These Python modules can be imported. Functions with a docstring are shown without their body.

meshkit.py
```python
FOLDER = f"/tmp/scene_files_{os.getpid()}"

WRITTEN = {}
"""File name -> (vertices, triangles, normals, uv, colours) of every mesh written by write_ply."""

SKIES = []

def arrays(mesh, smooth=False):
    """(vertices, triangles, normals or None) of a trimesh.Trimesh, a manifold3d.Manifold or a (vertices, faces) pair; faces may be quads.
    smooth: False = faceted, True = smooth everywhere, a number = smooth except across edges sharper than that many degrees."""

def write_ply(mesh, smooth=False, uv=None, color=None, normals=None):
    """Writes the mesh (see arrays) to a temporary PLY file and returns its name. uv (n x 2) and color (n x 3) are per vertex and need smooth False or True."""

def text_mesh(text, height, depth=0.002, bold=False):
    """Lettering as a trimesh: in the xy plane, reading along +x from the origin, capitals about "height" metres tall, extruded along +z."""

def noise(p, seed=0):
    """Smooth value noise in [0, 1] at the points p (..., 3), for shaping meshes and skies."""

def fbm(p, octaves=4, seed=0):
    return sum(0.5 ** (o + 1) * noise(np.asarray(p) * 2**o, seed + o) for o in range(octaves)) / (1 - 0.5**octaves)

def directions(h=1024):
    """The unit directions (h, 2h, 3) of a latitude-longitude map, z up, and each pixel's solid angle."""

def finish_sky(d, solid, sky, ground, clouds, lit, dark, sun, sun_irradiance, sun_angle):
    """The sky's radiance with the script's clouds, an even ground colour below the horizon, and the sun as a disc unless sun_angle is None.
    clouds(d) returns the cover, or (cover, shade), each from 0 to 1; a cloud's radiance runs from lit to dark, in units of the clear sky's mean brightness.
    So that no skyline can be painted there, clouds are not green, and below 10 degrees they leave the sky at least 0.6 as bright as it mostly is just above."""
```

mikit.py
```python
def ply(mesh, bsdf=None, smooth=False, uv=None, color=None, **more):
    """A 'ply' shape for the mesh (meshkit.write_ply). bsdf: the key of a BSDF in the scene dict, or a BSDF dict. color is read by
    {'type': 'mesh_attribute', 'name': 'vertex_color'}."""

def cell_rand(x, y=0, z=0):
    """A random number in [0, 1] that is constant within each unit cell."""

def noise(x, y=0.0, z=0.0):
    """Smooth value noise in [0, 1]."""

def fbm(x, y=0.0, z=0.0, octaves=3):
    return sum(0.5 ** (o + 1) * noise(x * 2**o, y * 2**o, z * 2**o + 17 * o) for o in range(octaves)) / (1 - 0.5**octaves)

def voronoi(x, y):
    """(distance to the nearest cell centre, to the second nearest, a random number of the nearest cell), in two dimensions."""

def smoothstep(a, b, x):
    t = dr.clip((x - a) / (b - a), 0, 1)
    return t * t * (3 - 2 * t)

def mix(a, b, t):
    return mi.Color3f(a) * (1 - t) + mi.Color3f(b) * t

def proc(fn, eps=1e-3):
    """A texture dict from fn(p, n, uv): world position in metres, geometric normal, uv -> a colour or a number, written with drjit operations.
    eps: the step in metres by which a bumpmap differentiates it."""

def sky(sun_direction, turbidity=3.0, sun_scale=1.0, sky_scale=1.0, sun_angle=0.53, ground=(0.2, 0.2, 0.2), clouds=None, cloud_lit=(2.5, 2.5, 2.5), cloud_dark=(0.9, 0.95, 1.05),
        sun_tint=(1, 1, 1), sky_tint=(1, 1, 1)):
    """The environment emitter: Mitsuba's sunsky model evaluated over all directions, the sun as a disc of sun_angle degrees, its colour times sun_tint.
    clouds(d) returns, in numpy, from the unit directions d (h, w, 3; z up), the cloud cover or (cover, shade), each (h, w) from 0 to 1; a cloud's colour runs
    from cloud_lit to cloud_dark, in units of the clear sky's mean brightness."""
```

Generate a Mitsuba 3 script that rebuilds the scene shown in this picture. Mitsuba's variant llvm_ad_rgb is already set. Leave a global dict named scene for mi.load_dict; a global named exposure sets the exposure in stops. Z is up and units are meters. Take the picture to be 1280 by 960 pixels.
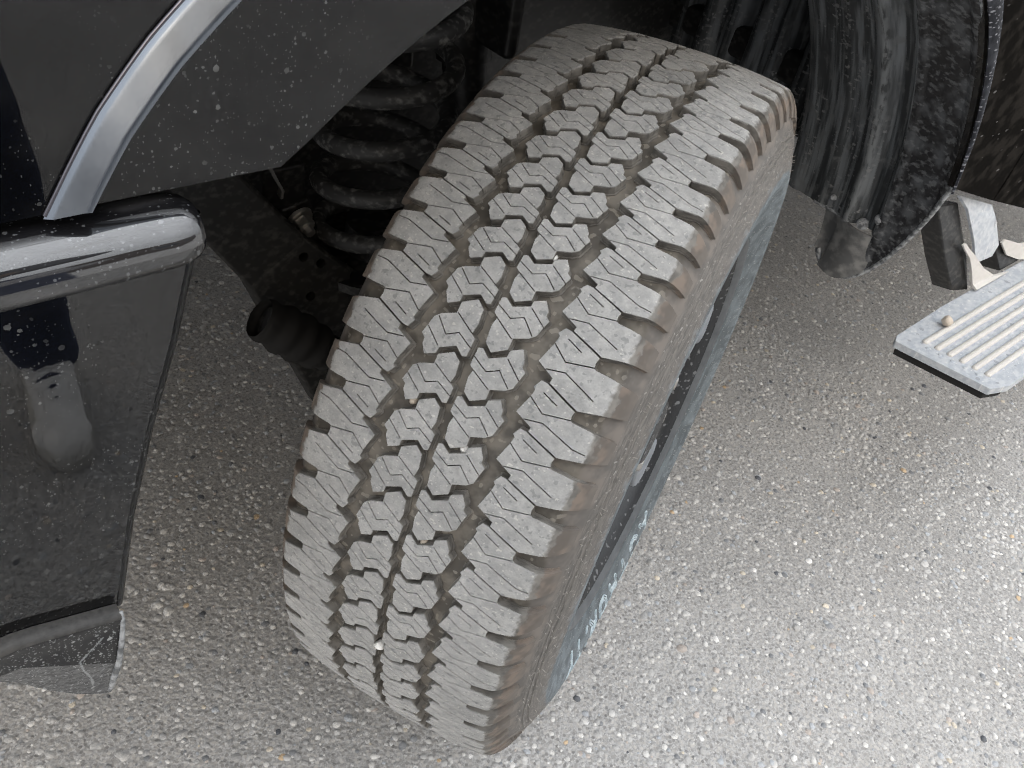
import math
import numpy as np
import trimesh
import drjit as dr
import mitsuba as mi
import mikit
import meshkit
from manifold3d import Manifold, CrossSection
import shapely
from shapely.geometry import Polygon, LineString, Point
from shapely.ops import unary_union
from mikit import noise, fbm, cell_rand, smoothstep, mix

# ------------------------------------------------------------------ camera, sky, exposure
T4 = mi.ScalarTransform4f
CAM_O = np.array([-0.5704, -0.4552, 1.0048])
CAM_F = np.array([0.5490, 0.5209, -0.6536])
CAM_D = np.array([-0.3268, -0.5860, -0.7415])
scene, labels = {'type': 'scene'}, {}
scene['camera'] = {'type': 'perspective', 'fov': 63.24, 'fov_axis': 'x', 'near_clip': 0.05, 'far_clip': 300.0,
                   'to_world': T4().look_at(origin=CAM_O.tolist(), target=(CAM_O + CAM_F).tolist(), up=(-CAM_D).tolist())}
scene['sky'] = mikit.sky((-0.35, -0.75, 0.55), turbidity=3, sun_scale=0.05, sun_angle=40, clouds=lambda d: (1.0, 1.0 - d[..., 2]),
                         cloud_lit=(2.12, 2.19, 2.29), cloud_dark=(0.70, 0.724, 0.757))
exposure = 3.95

rng = np.random.default_rng(7)


# ------------------------------------------------------------------ helpers
def number(key):
    if key not in scene:
        return key
    k = 1
    while f'{key}_{k:03d}' in scene:
        k += 1
    return f'{key}_{k:03d}'


def put(key, mesh, bsdf, smooth=35, label=None, category=None, group=None, kind=None, **more):
    key = number(key)
    scene[key] = mikit.ply(mesh, bsdf, smooth=smooth, **more)
    d = {}
    for n, v in (('label', label), ('category', category), ('group', group), ('kind', kind)):
        if v:
            d[n] = v
    if d:
        labels[key] = d
    return key


def tm(m):
    if isinstance(m, trimesh.Trimesh):
        return m
    v, f, _ = meshkit.arrays(m)
    return trimesh.Trimesh(v, f, process=False)


def cat(*ms):
    return trimesh.util.concatenate([tm(m) for m in ms])


def grid(P, closed_u=False, closed_v=False):
    """P (n, m, 3) -> mesh of quads."""
    n, m = P.shape[:2]
    i, j = np.meshgrid(np.arange(n if closed_u else n - 1), np.arange(m if closed_v else m - 1), indexing='ij')
    a, b = i * m + j, ((i + 1) % n) * m + j
    c, d = ((i + 1) % n) * m + (j + 1) % m, i * m + (j + 1) % m
    q = np.stack([a, b, c, d], -1).reshape(-1, 4)
    f = np.vstack([q[:, [0, 1, 2]], q[:, [0, 2, 3]]])
    return trimesh.Trimesh(P.reshape(-1, 3), f, process=False)


def sheet(P, t):
    """A grid given thickness t along its own normals, closed on every side."""
    P = np.asarray(P, float)
    n = np.cross(np.gradient(P, axis=0), np.gradient(P, axis=1))
    n /= np.maximum(np.linalg.norm(n, axis=-1, keepdims=True), 1e-12)
    Q = P + n * t
    a, b = grid(P), grid(Q)
    b.invert()
    rim = []
    for A, B in ((P[0], Q[0]), (Q[-1], P[-1]), (Q[:, 0], P[:, 0]), (P[:, -1], Q[:, -1])):
        rim.append(grid(np.stack([A, B])))
    m = cat(a, b, *rim)
    m.merge_vertices()
    m.fix_normals()
    return m


def tube(path, r, seg=14, caps=True):
    path = np.asarray(path, float)
    n = len(path)
    r = np.broadcast_to(np.asarray(r, float), (n,))
    t = np.gradient(path, axis=0)
    t /= np.linalg.norm(t, axis=1, keepdims=True)
    u = np.cross(t[0], [0.3, 0.2, 0.93])
    u /= np.linalg.norm(u)
    rings = []
    a = np.linspace(0, 2 * np.pi, seg, endpoint=False)
    for k in range(n):
        u = u - t[k] * (u @ t[k])
        u /= np.linalg.norm(u)
        v = np.cross(t[k], u)
        rings.append(path[k] + r[k] * (np.cos(a)[:, None] * u + np.sin(a)[:, None] * v))
    m = grid(np.array(rings), closed_v=True)
    if caps:
        vv = np.vstack([m.vertices, path[0], path[-1]])
        i0, i1 = len(vv) - 2, len(vv) - 1
        j = np.arange(seg)
        f = np.vstack([m.faces, np.stack([np.full(seg, i0), (j + 1) % seg, j], -1)[:, [0, 2, 1]],
                       np.stack([np.full(seg, i1), (n - 1) * seg + j, (n - 1) * seg + (j + 1) % seg], -1)[:, [0, 2, 1]]])
        m = trimesh.Trimesh(vv, f, process=False)
    m.fix_normals()
    return m


def rbox(size, r=0.004, at=(0, 0, 0)):
    """A box with rounded edges."""
    s = np.array(size) / 2 - r
    pts = [Manifold.sphere(r, 12).translate((s * [a, b, c]).tolist()) for a in (-1, 1) for b in (-1, 1) for c in (-1, 1)]
    return Manifold.batch_hull(pts).translate(list(map(float, at)))


def frame(mesh, x, y, z, o):
    """Places a mesh by its axes (columns) and origin."""
    m = tm(mesh).copy()
    A = np.eye(4)
    A[:3, 0], A[:3, 1], A[:3, 2], A[:3, 3] = x, y, z, o
    m.apply_transform(A)
    return m


def along(mesh, a, b):
    """Places a mesh modelled along +z at a, pointing to b."""
    z = np.subtract(b, a).astype(float)
    z /= np.linalg.norm(z)
    x = np.cross([0.1, 0.9, 0.3], z)
    x /= np.linalg.norm(x)
    return frame(mesh, x, np.cross(z, x), z, np.asarray(a, float))


def lathe(profile, seg=32):
    a = np.linspace(0, 2 * np.pi, seg, endpoint=False)
    pr = np.asarray(profile, float)
    P = np.stack([pr[:, None, 0] * np.cos(a), pr[:, None, 0] * np.sin(a), np.repeat(pr[:, 1:2], seg, 1)], -1)
    m = grid(P, closed_v=True)
    m.fix_normals()
    return m


def poly_prism(poly, depth):
    polys = getattr(poly, 'geoms', [poly])
    return cat(*[trimesh.creation.extrude_polygon(p, depth, engine='earcut') for p in polys if p.area > 1e-9])


def bsdf(key, **k):
    two = k.pop('two', True)
    bump = k.pop('bump', None)
    d = {'type': 'principled', **k}
    if bump:
        d = {'type': 'bumpmap', 'tex': bump[0], 'scale': bump[1], 'bsdf': d}
    scene[key] = {'type': 'twosided', 'bsdf': d} if two else d


def rgb(*c):
    return {'type': 'rgb', 'value': list(c)}


# ------------------------------------------------------------------ wheel frame (axle out, away, up) -> world
W = np.array([[0.40674, 0.68421, 0.60533], [-0.91355, 0.30463, 0.26951], [0.0, -0.66262, 0.74896]])
WC = np.array([0.0, 0.0, 0.380])
R0 = 0.385
XC = 0.0022   # the tread's own centre plane


def to_world(p):
    q = np.asarray(p, float) @ W.T + WC
    low = q[:, 2] < 0.0008
    q[low, 2] = 0.0008 + 0.02 * (q[low, 2] - 0.0008)
    return q


def wheel_coords(p):
    q = [p.x - float(WC[0]), p.y - float(WC[1]), p.z - float(WC[2])]
    return [sum(float(W[i, k]) * q[i] for i in range(3)) for k in range(3)]


# ------------------------------------------------------------------ materials
def spots(x, y, size, share, jitter=1.0):
    """1 on small irregular specks laid on a grid of the given size."""
    gx, gy = dr.floor(x / size), dr.floor(y / size)
    ox, oy = cell_rand(gx, gy, 11), cell_rand(gx, gy, 12)
    r = (0.10 + 0.28 * cell_rand(gx, gy, 13) * cell_rand(gx, gy, 14)) * size
    dx, dy = x - (gx + 0.25 + 0.5 * ox) * size, y - (gy + 0.25 + 0.5 * oy) * size
    d = dr.sqrt(dx * dx + dy * dy * (0.5 + cell_rand(gx, gy, 15))) + 0.12 * size * (noise(x / size * 5, y / size * 5, 3.0) - 0.5)
    return dr.select((cell_rand(gx, gy, 16) < share) & (d < r), 1.0, 0.0)


def tread_color(p, n, uv):
    x, y, z = wheel_coords(p)
    r = dr.sqrt(y * y + z * z)
    xx = dr.abs(x - XC)
    top = R0 - 0.007 * (xx / 0.103) ** 2.2
    worn = smoothstep(-0.0020, -0.0004, r - top + 0.0012 * (noise(p.x * 420, p.y * 420, p.z * 420) - 0.5))
    m = fbm(p.x * 190, p.y * 190, p.z * 190, 3)
    fine = noise(p.x * 900, p.y * 900, p.z * 900)
    c = mix((0.292, 0.290, 0.282), (0.358, 0.353, 0.340), smoothstep(0.25, 0.72, m))
    c = c * (0.88 + 0.20 * fine) * (0.78 + 0.46 * fbm(p.x * 26, p.y * 26, p.z * 26, 4))
    c = mix(c, (0.16, 0.165, 0.165), smoothstep(0.66, 0.74, fbm(p.x * 330 + 9, p.y * 330, p.z * 330, 2)) * 0.55)
    c = mix(c, (0.55, 0.53, 0.49), smoothstep(0.82, 0.86, noise(p.x * 520 + 5, p.y * 520, p.z * 520)) * 0.55)
    side = mix((0.108, 0.102, 0.093), (0.198, 0.187, 0.170), smoothstep(0.3, 0.7, fbm(p.x * 120, p.y * 120, p.z * 120, 3)))
    rust = mix((0.120, 0.105, 0.092), (0.188, 0.154, 0.128), smoothstep(0.35, 0.65, fbm(p.x * 90 + 3, p.y * 90, p.z * 90, 3)))
    edge = smoothstep(0.1048, 0.1076, xx + dr.select(x < 0, 0.0040, 0.0) + 0.012 * (fbm(p.x * 150 + 4, p.y * 150, p.z * 150, 3) - 0.5))
    rust = mix(rust, mix((0.118, 0.106, 0.095), (0.165, 0.148, 0.131), fbm(p.x * 130, p.y * 130, p.z * 130, 3)), smoothstep(0.1105, 0.1150, xx + 0.008 * (fbm(p.x * 110 + 2, p.y * 110, p.z * 110, 3) - 0.5)) * 0.85)
    side = mix(side, rust, edge)
    return mix(side, c, worn * (1 - edge))


def carcass_color(p, n, uv):
    x, y, z = wheel_coords(p)
    r = dr.sqrt(y * y + z * z)
    xx = dr.abs(x - XC)
    g = fbm(p.x * 75, p.y * 75, p.z * 75, 4)
    groove = mix((0.082, 0.074, 0.063), (0.170, 0.152, 0.127), smoothstep(0.35, 0.68, g))
    groove = mix(groove, (0.30, 0.275, 0.235), smoothstep(0.70, 0.80, noise(p.x * 260, p.y * 260, p.z * 260)) * 0.5)
    brown = mix((0.116, 0.107, 0.098), (0.176, 0.156, 0.138), smoothstep(0.38, 0.66, fbm(p.x * 60 + 7, p.y * 60, p.z * 60, 4)))
    # the smooth sidewall rubber, with scuffs running round it
    a = dr.atan2(z, -y)
    streak = fbm(a * 60, r * 900, x * 500, 3)
    rub = mix((0.100, 0.094, 0.087), (0.158, 0.146, 0.133), smoothstep(0.25, 0.75, streak))
    blue = mix((0.080, 0.093, 0.101), (0.128, 0.148, 0.160), smoothstep(0.25, 0.75, fbm(a * 14, r * 90, 2.0, 3)))
    rub = mix(rub, blue, smoothstep(0.3105, 0.3055, r + 0.004 * (noise(a * 50, r * 300, 1.0) - 0.5)))
    chalk = smoothstep(0.48, 0.68, fbm(p.x * 150, p.y * 150, p.z * 150, 5)) * smoothstep(0.272, 0.284, r) * smoothstep(0.3185, 0.3145, r)
    rub = mix(rub, (0.235, 0.265, 0.285), chalk * 0.32)
    rub = mix(rub, (0.36, 0.35, 0.33), smoothstep(0.80, 0.86, noise(p.x * 480, p.y * 480, p.z * 480)) * 0.5)
    k1 = smoothstep(0.100, 0.106, xx + 0.006 * (g - 0.5))
    k2 = smoothstep(0.349, 0.343, r + 0.008 * (g - 0.5))
    return mix(mix(groove, brown, k1), rub, k2)


bsdf('tread_rubber', base_color=mikit.proc(tread_color), roughness=0.8, specular=0.25,
     bump=(mikit.proc(lambda p, n, uv: fbm(p.x * 500, p.y * 500, p.z * 500, 2), eps=4e-4), 0.0006))
bsdf('carcass_rubber', base_color=mikit.proc(carcass_color), roughness=0.62, specular=0.35,
     bump=(mikit.proc(lambda p, n, uv: fbm(p.x * 260, p.y * 260, p.z * 260, 3), eps=5e-4), 0.0005))
bsdf('whisker_rubber', base_color=rgb(0.36, 0.34, 0.31), roughness=0.6)
bsdf('letter_rubber', base_color=mikit.proc(lambda p, n, uv: mix((0.30, 0.37, 0.41), (0.48, 0.55, 0.58), smoothstep(0.3, 0.7, fbm(p.x * 200, p.y * 200, p.z * 200, 2)))), roughness=0.5)


def paint_color(p, n, uv):
    a, b = p.x + 0.3 * p.y, p.z
    some = smoothstep(0.40, 0.66, fbm(a * 22, b * 22, 3.0, 3))
    s = dr.maximum(spots(a, b, 0.0024, 0.12) * some, dr.maximum(spots(a + 0.3, b + 0.7, 0.0046, 0.10) * some, spots(a * 1.4 + 3.1, b * 0.8, 0.0017, 0.10) * some))
    film = smoothstep(0.48, 0.8, fbm(p.x * 36, p.y * 36, p.z * 50, 4))
    c = mix((0.0020, 0.0020, 0.0022), (0.0060, 0.0058, 0.0056), film)
    return mix(c, (0.14, 0.145, 0.145), s * (0.1 + 0.8 * noise(a * 190, b * 190)))


SCRATCH = [(-0.5345, 0.521), (-0.5500, 0.504), (-0.5495, 0.489), (-0.5465, 0.470), (-0.5465, 0.459)]


def lip_color(p, n, uv):
    a, b = p.x + 0.5 * p.y, p.z
    s = dr.maximum(spots(a, b, 0.0026, 0.4), dr.maximum(spots(a + 0.3, b + 0.7, 0.0048, 0.35), spots(a + 1.7, b, 0.0018, 0.3)))
    c = mix((0.006, 0.006, 0.007), (0.016, 0.016, 0.016), smoothstep(0.4, 0.75, fbm(p.x * 60, p.y * 60, p.z * 60, 3)))
    c = mix(c, (0.30, 0.31, 0.315), s * (0.35 + 0.6 * noise(a * 200, b * 200)))
    d = mi.Float(1.0)
    for (x0, z0), (x1, z1) in zip(SCRATCH[:-1], SCRATCH[1:]):
        L2 = (x1 - x0) ** 2 + (z1 - z0) ** 2
        t = dr.clip(((p.x - x0) * (x1 - x0) + (p.z - z0) * (z1 - z0)) / L2, 0, 1)
        d = dr.minimum(d, dr.sqrt(dr.square(p.x - x0 - t * (x1 - x0)) + dr.square(p.z - z0 - t * (z1 - z0))))
    wob = d + 0.0022 * (fbm(p.x * 500, p.y * 500, p.z * 500, 3) - 0.5)
    return mix(c, (0.34, 0.36, 0.37), smoothstep(0.0010, 0.0003, wob) * 0.5)


ripple = mikit.proc(lambda p, n, uv: fbm(p.x * 14, p.y * 14, p.z * 20, 2), eps=2e-3)
scene['black_paint'] = {'type': 'twosided', 'bsdf': {'type': 'plastic', 'int_ior': 1.47, 'diffuse_reflectance': mikit.proc(paint_color), 'nonlinear': False}}
scene['bumper_paint'] = {'type': 'twosided', 'bsdf': {'type': 'plastic', 'int_ior': 1.68, 'diffuse_reflectance': mikit.proc(paint_color), 'nonlinear': False}}
bsdf('lip_sheen', base_color=mikit.proc(lambda p, n, uv: lip_color(p, n, uv) * 0.8 + mix((0.02, 0.02, 0.021), (0.075, 0.077, 0.078), smoothstep(0.3, 0.7, fbm(p.x * 400, p.y * 400, p.z * 400, 4)))), roughness=0.32, specular=0.5)  # speckled lip paint, with the sheen of the bright ground put into its colour
bsdf('ledge_sheen', base_color=mikit.proc(lambda p, n, uv: mix((0.016, 0.0155, 0.015), (0.055, 0.053, 0.050), fbm(p.x * 420, p.y * 420, p.z * 420, 4))), roughness=0.45, specular=0.4)  # the pale sky reflection on the ledge is painted into this colour
bsdf('lip_paint', base_color=mikit.proc(lip_color), roughness=0.30, specular=0.3)


def flare_color(p, n, uv):
    s = dr.maximum(spots(p.x * 0.6 + p.y, p.z, 0.0042, 0.55), spots(p.x * 0.6 + p.y + 0.4, p.z + 0.3, 0.0075, 0.35))
    return mix(mix((0.006, 0.007, 0.011), (0.030, 0.033, 0.042), smoothstep(0.4, 0.7, fbm(p.x * 60, p.y * 60, p.z * 40, 3))), (0.30, 0.31, 0.34), s * (0.2 + 0.8 * noise(p.x * 300, p.z * 300)))


bsdf('flare_paint', base_color=mikit.proc(flare_color), roughness=0.5, specular=0.12)


def roll_color(p, n, uv):
    s = dr.maximum(spots(p.x, p.z + p.y, 0.0036, 0.14), spots(p.x + 0.3, p.z + p.y, 0.0018, 0.12))
    c = mix((0.006, 0.006, 0.007), (0.03, 0.03, 0.032), smoothstep(0.45, 0.75, fbm(p.x * 40, p.y * 90, p.z * 90, 3)))
    return mix(c, (0.20, 0.21, 0.22), s * 0.4)


def roll_rough(p, n, uv):
    return 0.035 + 0.30 * smoothstep(0.60, 0.70, fbm(p.x * 22, p.y * 420, p.z * 420, 3))


bsdf('roll_paint', base_color=mikit.proc(roll_color), roughness=mikit.proc(roll_rough), eta=2.1, clearcoat=0.6, clearcoat_gloss=0.98)
bsdf('cladding', base_color=mikit.proc(lambda p, n, uv: mix((0.008, 0.0075, 0.007), (0.018, 0.0165, 0.015), smoothstep(0.4, 0.7, fbm(p.x * 50, p.y * 50, p.z * 50, 4)))
     + spots(p.x * 0.4 + p.y, p.z, 0.007, 0.07) * 0.10 * noise(p.x * 200, p.z * 200)), roughness=0.9, specular=0.0)
bsdf('chrome', base_color=mikit.proc(lambda p, n, uv: mix((0.165, 0.185, 0.215), (0.205, 0.225, 0.255), fbm(p.x * 60, p.y * 60, p.z * 30, 3))), metallic=1.0,
     roughness=mikit.proc(lambda p, n, uv: 0.24 + 0.14 * fbm(p.x * 120, p.y * 120, p.z * 40, 3)), specular=0.6)
bsdf('dark_chrome', base_color=rgb(0.16, 0.155, 0.175), metallic=1.0, roughness=0.3)
bsdf('black_steel', base_color=mikit.proc(lambda p, n, uv: mix((0.012, 0.012, 0.012), (0.042, 0.040, 0.037), smoothstep(0.45, 0.80, fbm(p.x * 140, p.y * 140, p.z * 140, 4)))),
     roughness=0.42, specular=0.5)
bsdf('spring_steel', base_color=mikit.proc(lambda p, n, uv: mix((0.040, 0.040, 0.040), (0.22, 0.22, 0.21), smoothstep(0.46, 0.95, fbm(p.x * 150, p.y * 150, p.z * 150, 3)))),
     roughness=0.5, specular=0.4)
bsdf('dusty_steel', base_color=mikit.proc(lambda p, n, uv: mix((0.020, 0.0195, 0.0185), (0.050, 0.048, 0.044), smoothstep(0.46, 0.78, fbm(p.x * 150, p.y * 150, p.z * 150, 4)))),
     roughness=0.7, specular=0.3)
bsdf('bare_steel', base_color=rgb(0.40, 0.39, 0.37), metallic=0.8, roughness=0.38)
bsdf('dark_rubber', base_color=rgb(0.018, 0.0175, 0.017), roughness=0.7, specular=0.2)


def liner_color(p, n, uv):
    a = dr.atan2(p.z - 0.38, p.x)
    s1 = fbm(a * 7, p.y * 170, 1.0, 4)
    s2 = fbm(a * 40, p.y * 90, 5.0, 4)
    c = mix((0.026, 0.029, 0.031), (0.140, 0.150, 0.158), smoothstep(0.34, 0.72, s1))
    c = mix(c, (0.105, 0.108, 0.108), smoothstep(0.56, 0.78, s2 * 0.75 + s1 * 0.3) * 0.8)
    m = smoothstep(0.58, 0.70, fbm(p.x * 210, p.y * 210, p.z * 210, 3))
    rub = smoothstep(0.0095, 0.0010, dr.abs(p.y - 0.010 + 0.006 * (fbm(a * 9, 3.0, 1.0, 3) - 0.5)))
    c = mix(c, (0.19, 0.20, 0.205), rub * smoothstep(0.30, 0.62, fbm(a * 30, p.y * 260, 8.0, 4)) * 0.85)
    return mix(c, (0.20, 0.20, 0.20), m * smoothstep(0.42, 0.62, fbm(a * 12 + 4, p.y * 60, 2.0, 3)) * 0.75)


def flap_color(p, n, uv):
    a, b = p.y, p.z
    m = smoothstep(0.50, 0.72, fbm(p.x * 170 + 5, p.y * 170, p.z * 170, 5))
    c = mix((0.014, 0.014, 0.016), (0.085, 0.089, 0.095), smoothstep(0.4, 0.7, fbm(p.x * 40, p.y * 60, p.z * 40, 4)))
    return mix(c, (0.19, 0.195, 0.20), m * 0.55)


bsdf('liner_plastic', base_color=mikit.proc(liner_color), roughness=0.42, specular=0.5,
     bump=(mikit.proc(lambda p, n, uv: fbm(p.x * 120, p.y * 160, p.z * 120, 3), eps=8e-4), 0.0012))
bsdf('flap_plastic', base_color=mikit.proc(flap_color), roughness=0.38, specular=0.5,
     bump=(mikit.proc(lambda p, n, uv: fbm(p.x * 190, p.y * 190, p.z * 190, 3), eps=8e-4), 0.0011))
bsdf('edge_plastic', base_color=mikit.proc(lambda p, n, uv: mix((0.09, 0.095, 0.10), (0.30, 0.31, 0.32), smoothstep(0.35, 0.65, fbm(p.x * 160, p.y * 160, p.z * 160, 3)))), roughness=0.5)


bsdf('tongue_plastic', base_color=mikit.proc(lambda p, n, uv: mix((0.095, 0.097, 0.098), (0.210, 0.208, 0.202), smoothstep(0.35, 0.7, fbm(p.x * 90, p.y * 60, p.z * 60, 4)))), roughness=0.45, specular=0.4)


def alloy_color(p, n, uv):
    m = fbm(p.x * 150, p.y * 220, p.z * 160, 5)
    c = mix((0.32, 0.345, 0.375), (0.42, 0.435, 0.45), smoothstep(0.3, 0.7, m))
    c = mix(c, (0.22, 0.23, 0.25), spots(p.x, p.y, 0.016, 0.3) * 0.7)
    return mix(c, (0.55, 0.54, 0.52), spots(p.x + 0.4, p.y * 1.3, 0.009, 0.25) * 0.6)


bsdf('step_alloy', base_color=mikit.proc(alloy_color), roughness=0.45, specular=0.5)
bsdf('rib_alloy', base_color=mikit.proc(lambda p, n, uv: mix((0.44, 0.42, 0.392), (0.53, 0.508, 0.478), fbm(p.x * 160, p.y * 320, p.z * 190, 4))), roughness=0.6)
bsdf('wheel_alloy', base_color=mikit.proc(lambda p, n, uv: mix((0.17, 0.185, 0.205), (0.27, 0.29, 0.315), fbm(p.x * 50, p.y * 50, p.z * 50, 4))), roughness=0.35, specular=0.5)
bsdf('rim_grey', base_color=mikit.proc(lambda p, n, uv: mix((0.055, 0.061, 0.067), (0.105, 0.113, 0.120), fbm(p.x * 60, p.y * 60, p.z * 60, 4))), roughness=0.4, specular=0.5)
bsdf('wheel_black', base_color=mikit.proc(lambda p, n, uv: mix((0.012, 0.013, 0.015), (0.12, 0.125, 0.13), smoothstep(0.66, 0.74, fbm(p.x * 190, p.y * 190, p.z * 190, 2)))), roughness=0.35, specular=0.5)


# ------------------------------------------------------------------ pavement: mortar sheet with its pebbles standing in it
def mortar_color(p, n, uv):
    big = fbm(p.x * 3.0, p.y * 3.0, 1.0, 3)
    c = mix((0.360, 0.354, 0.344), (0.430, 0.424, 0.414), smoothstep(0.3, 0.7, big))
    g = noise(p.x * 700, p.y * 700)
    c = c * (0.66 + 0.50 * g)
    f, s, w = mikit.voronoi(p.x * 170, p.y * 170)
    st = mix((0.19, 0.185, 0.18), (0.50, 0.48, 0.45), w)
    return mix(c, st, smoothstep(0.42, 0.30, f) * 0.8)


bsdf('mortar', base_color=mikit.proc(mortar_color), roughness=0.85, specular=0.3,
     bump=(mikit.proc(lambda p, n, uv: fbm(p.x * 260, p.y * 260, 1.0, 2), eps=8e-4), 0.0022))
bsdf('aggregate', base_color={'type': 'mesh_attribute', 'name': 'vertex_color'}, roughness=0.55, specular=0.4)

g = 60.0
gx = np.r_[-g, -12, -4, np.linspace(-1.2, 3.2, 45), 8, 20, g]
gy = np.r_[-g, -12, -4, np.linspace(-1.4, 2.6, 41), 8, 20, g]
X, Y = np.meshgrid(gx, gy, indexing='ij')
put('pavement', grid(np.stack([X, Y, 0.0 * X], -1)), 'mortar', smooth=False, label='exposed aggregate concrete pavement under and around the truck', kind='structure')


def aggregate(n, smin, smax, region, seed, tones):
    rg = np.random.default_rng(seed)
    x = rg.uniform(region[0], region[1], n)
    y = rg.uniform(region[2], region[3], n)
    s = (smin + (smax - smin) * rg.random(n) ** 2.2) * 0.5
    k, m = 6, 13
    ang = np.arange(k) / k * 2 * np.pi
    base = np.zeros((m, 3))
    base[0] = (0, 0, 1)
    base[1:7] = np.stack([0.66 * np.cos(ang), 0.66 * np.sin(ang), np.full(k, 0.74)], -1)
    base[7:13] = np.stack([np.cos(ang + 0.5), np.sin(ang + 0.5), np.full(k, -0.12)], -1)
    fc = []
    for j in range(k):
        j2 = (j + 1) % k
        fc += [(0, 1 + j, 1 + j2), (1 + j, 7 + j, 1 + j2), (7 + j, 7 + j2, 1 + j2)]
    fc = np.array(fc)
    V = np.repeat(base[None], n, 0) * (1 + 0.34 * (rg.random((n, m, 3)) - 0.5))
    V[:, :, 0] *= rg.uniform(0.75, 1.35, n)[:, None]
    V[:, :, 2] *= rg.uniform(0.22, 0.62, n)[:, None]
    a = rg.uniform(0, 2 * np.pi, n)
    ca, sa = np.cos(a)[:, None], np.sin(a)[:, None]
    tilt = rg.normal(0, 0.14, (n, 2))
    V[:, :, 2] += V[:, :, 0] * tilt[:, :1] + V[:, :, 1] * tilt[:, 1:]
    V *= s[:, None, None]
    P = np.stack([x[:, None] + V[:, :, 0] * ca - V[:, :, 1] * sa, y[:, None] + V[:, :, 0] * sa + V[:, :, 1] * ca, V[:, :, 2] - 0.0004], -1)
    F = (fc[None] + (np.arange(n) * m)[:, None, None]).reshape(-1, 3)
    pal, w = np.array([t[:3] for t in tones]), np.array([t[3] for t in tones], float)
    C = pal[rg.choice(len(pal), n, p=w / w.sum())] * rg.uniform(0.87, 1.13, (n, 1))
    return P.reshape(-1, 3), F, np.repeat(C, m, 0)


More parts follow.
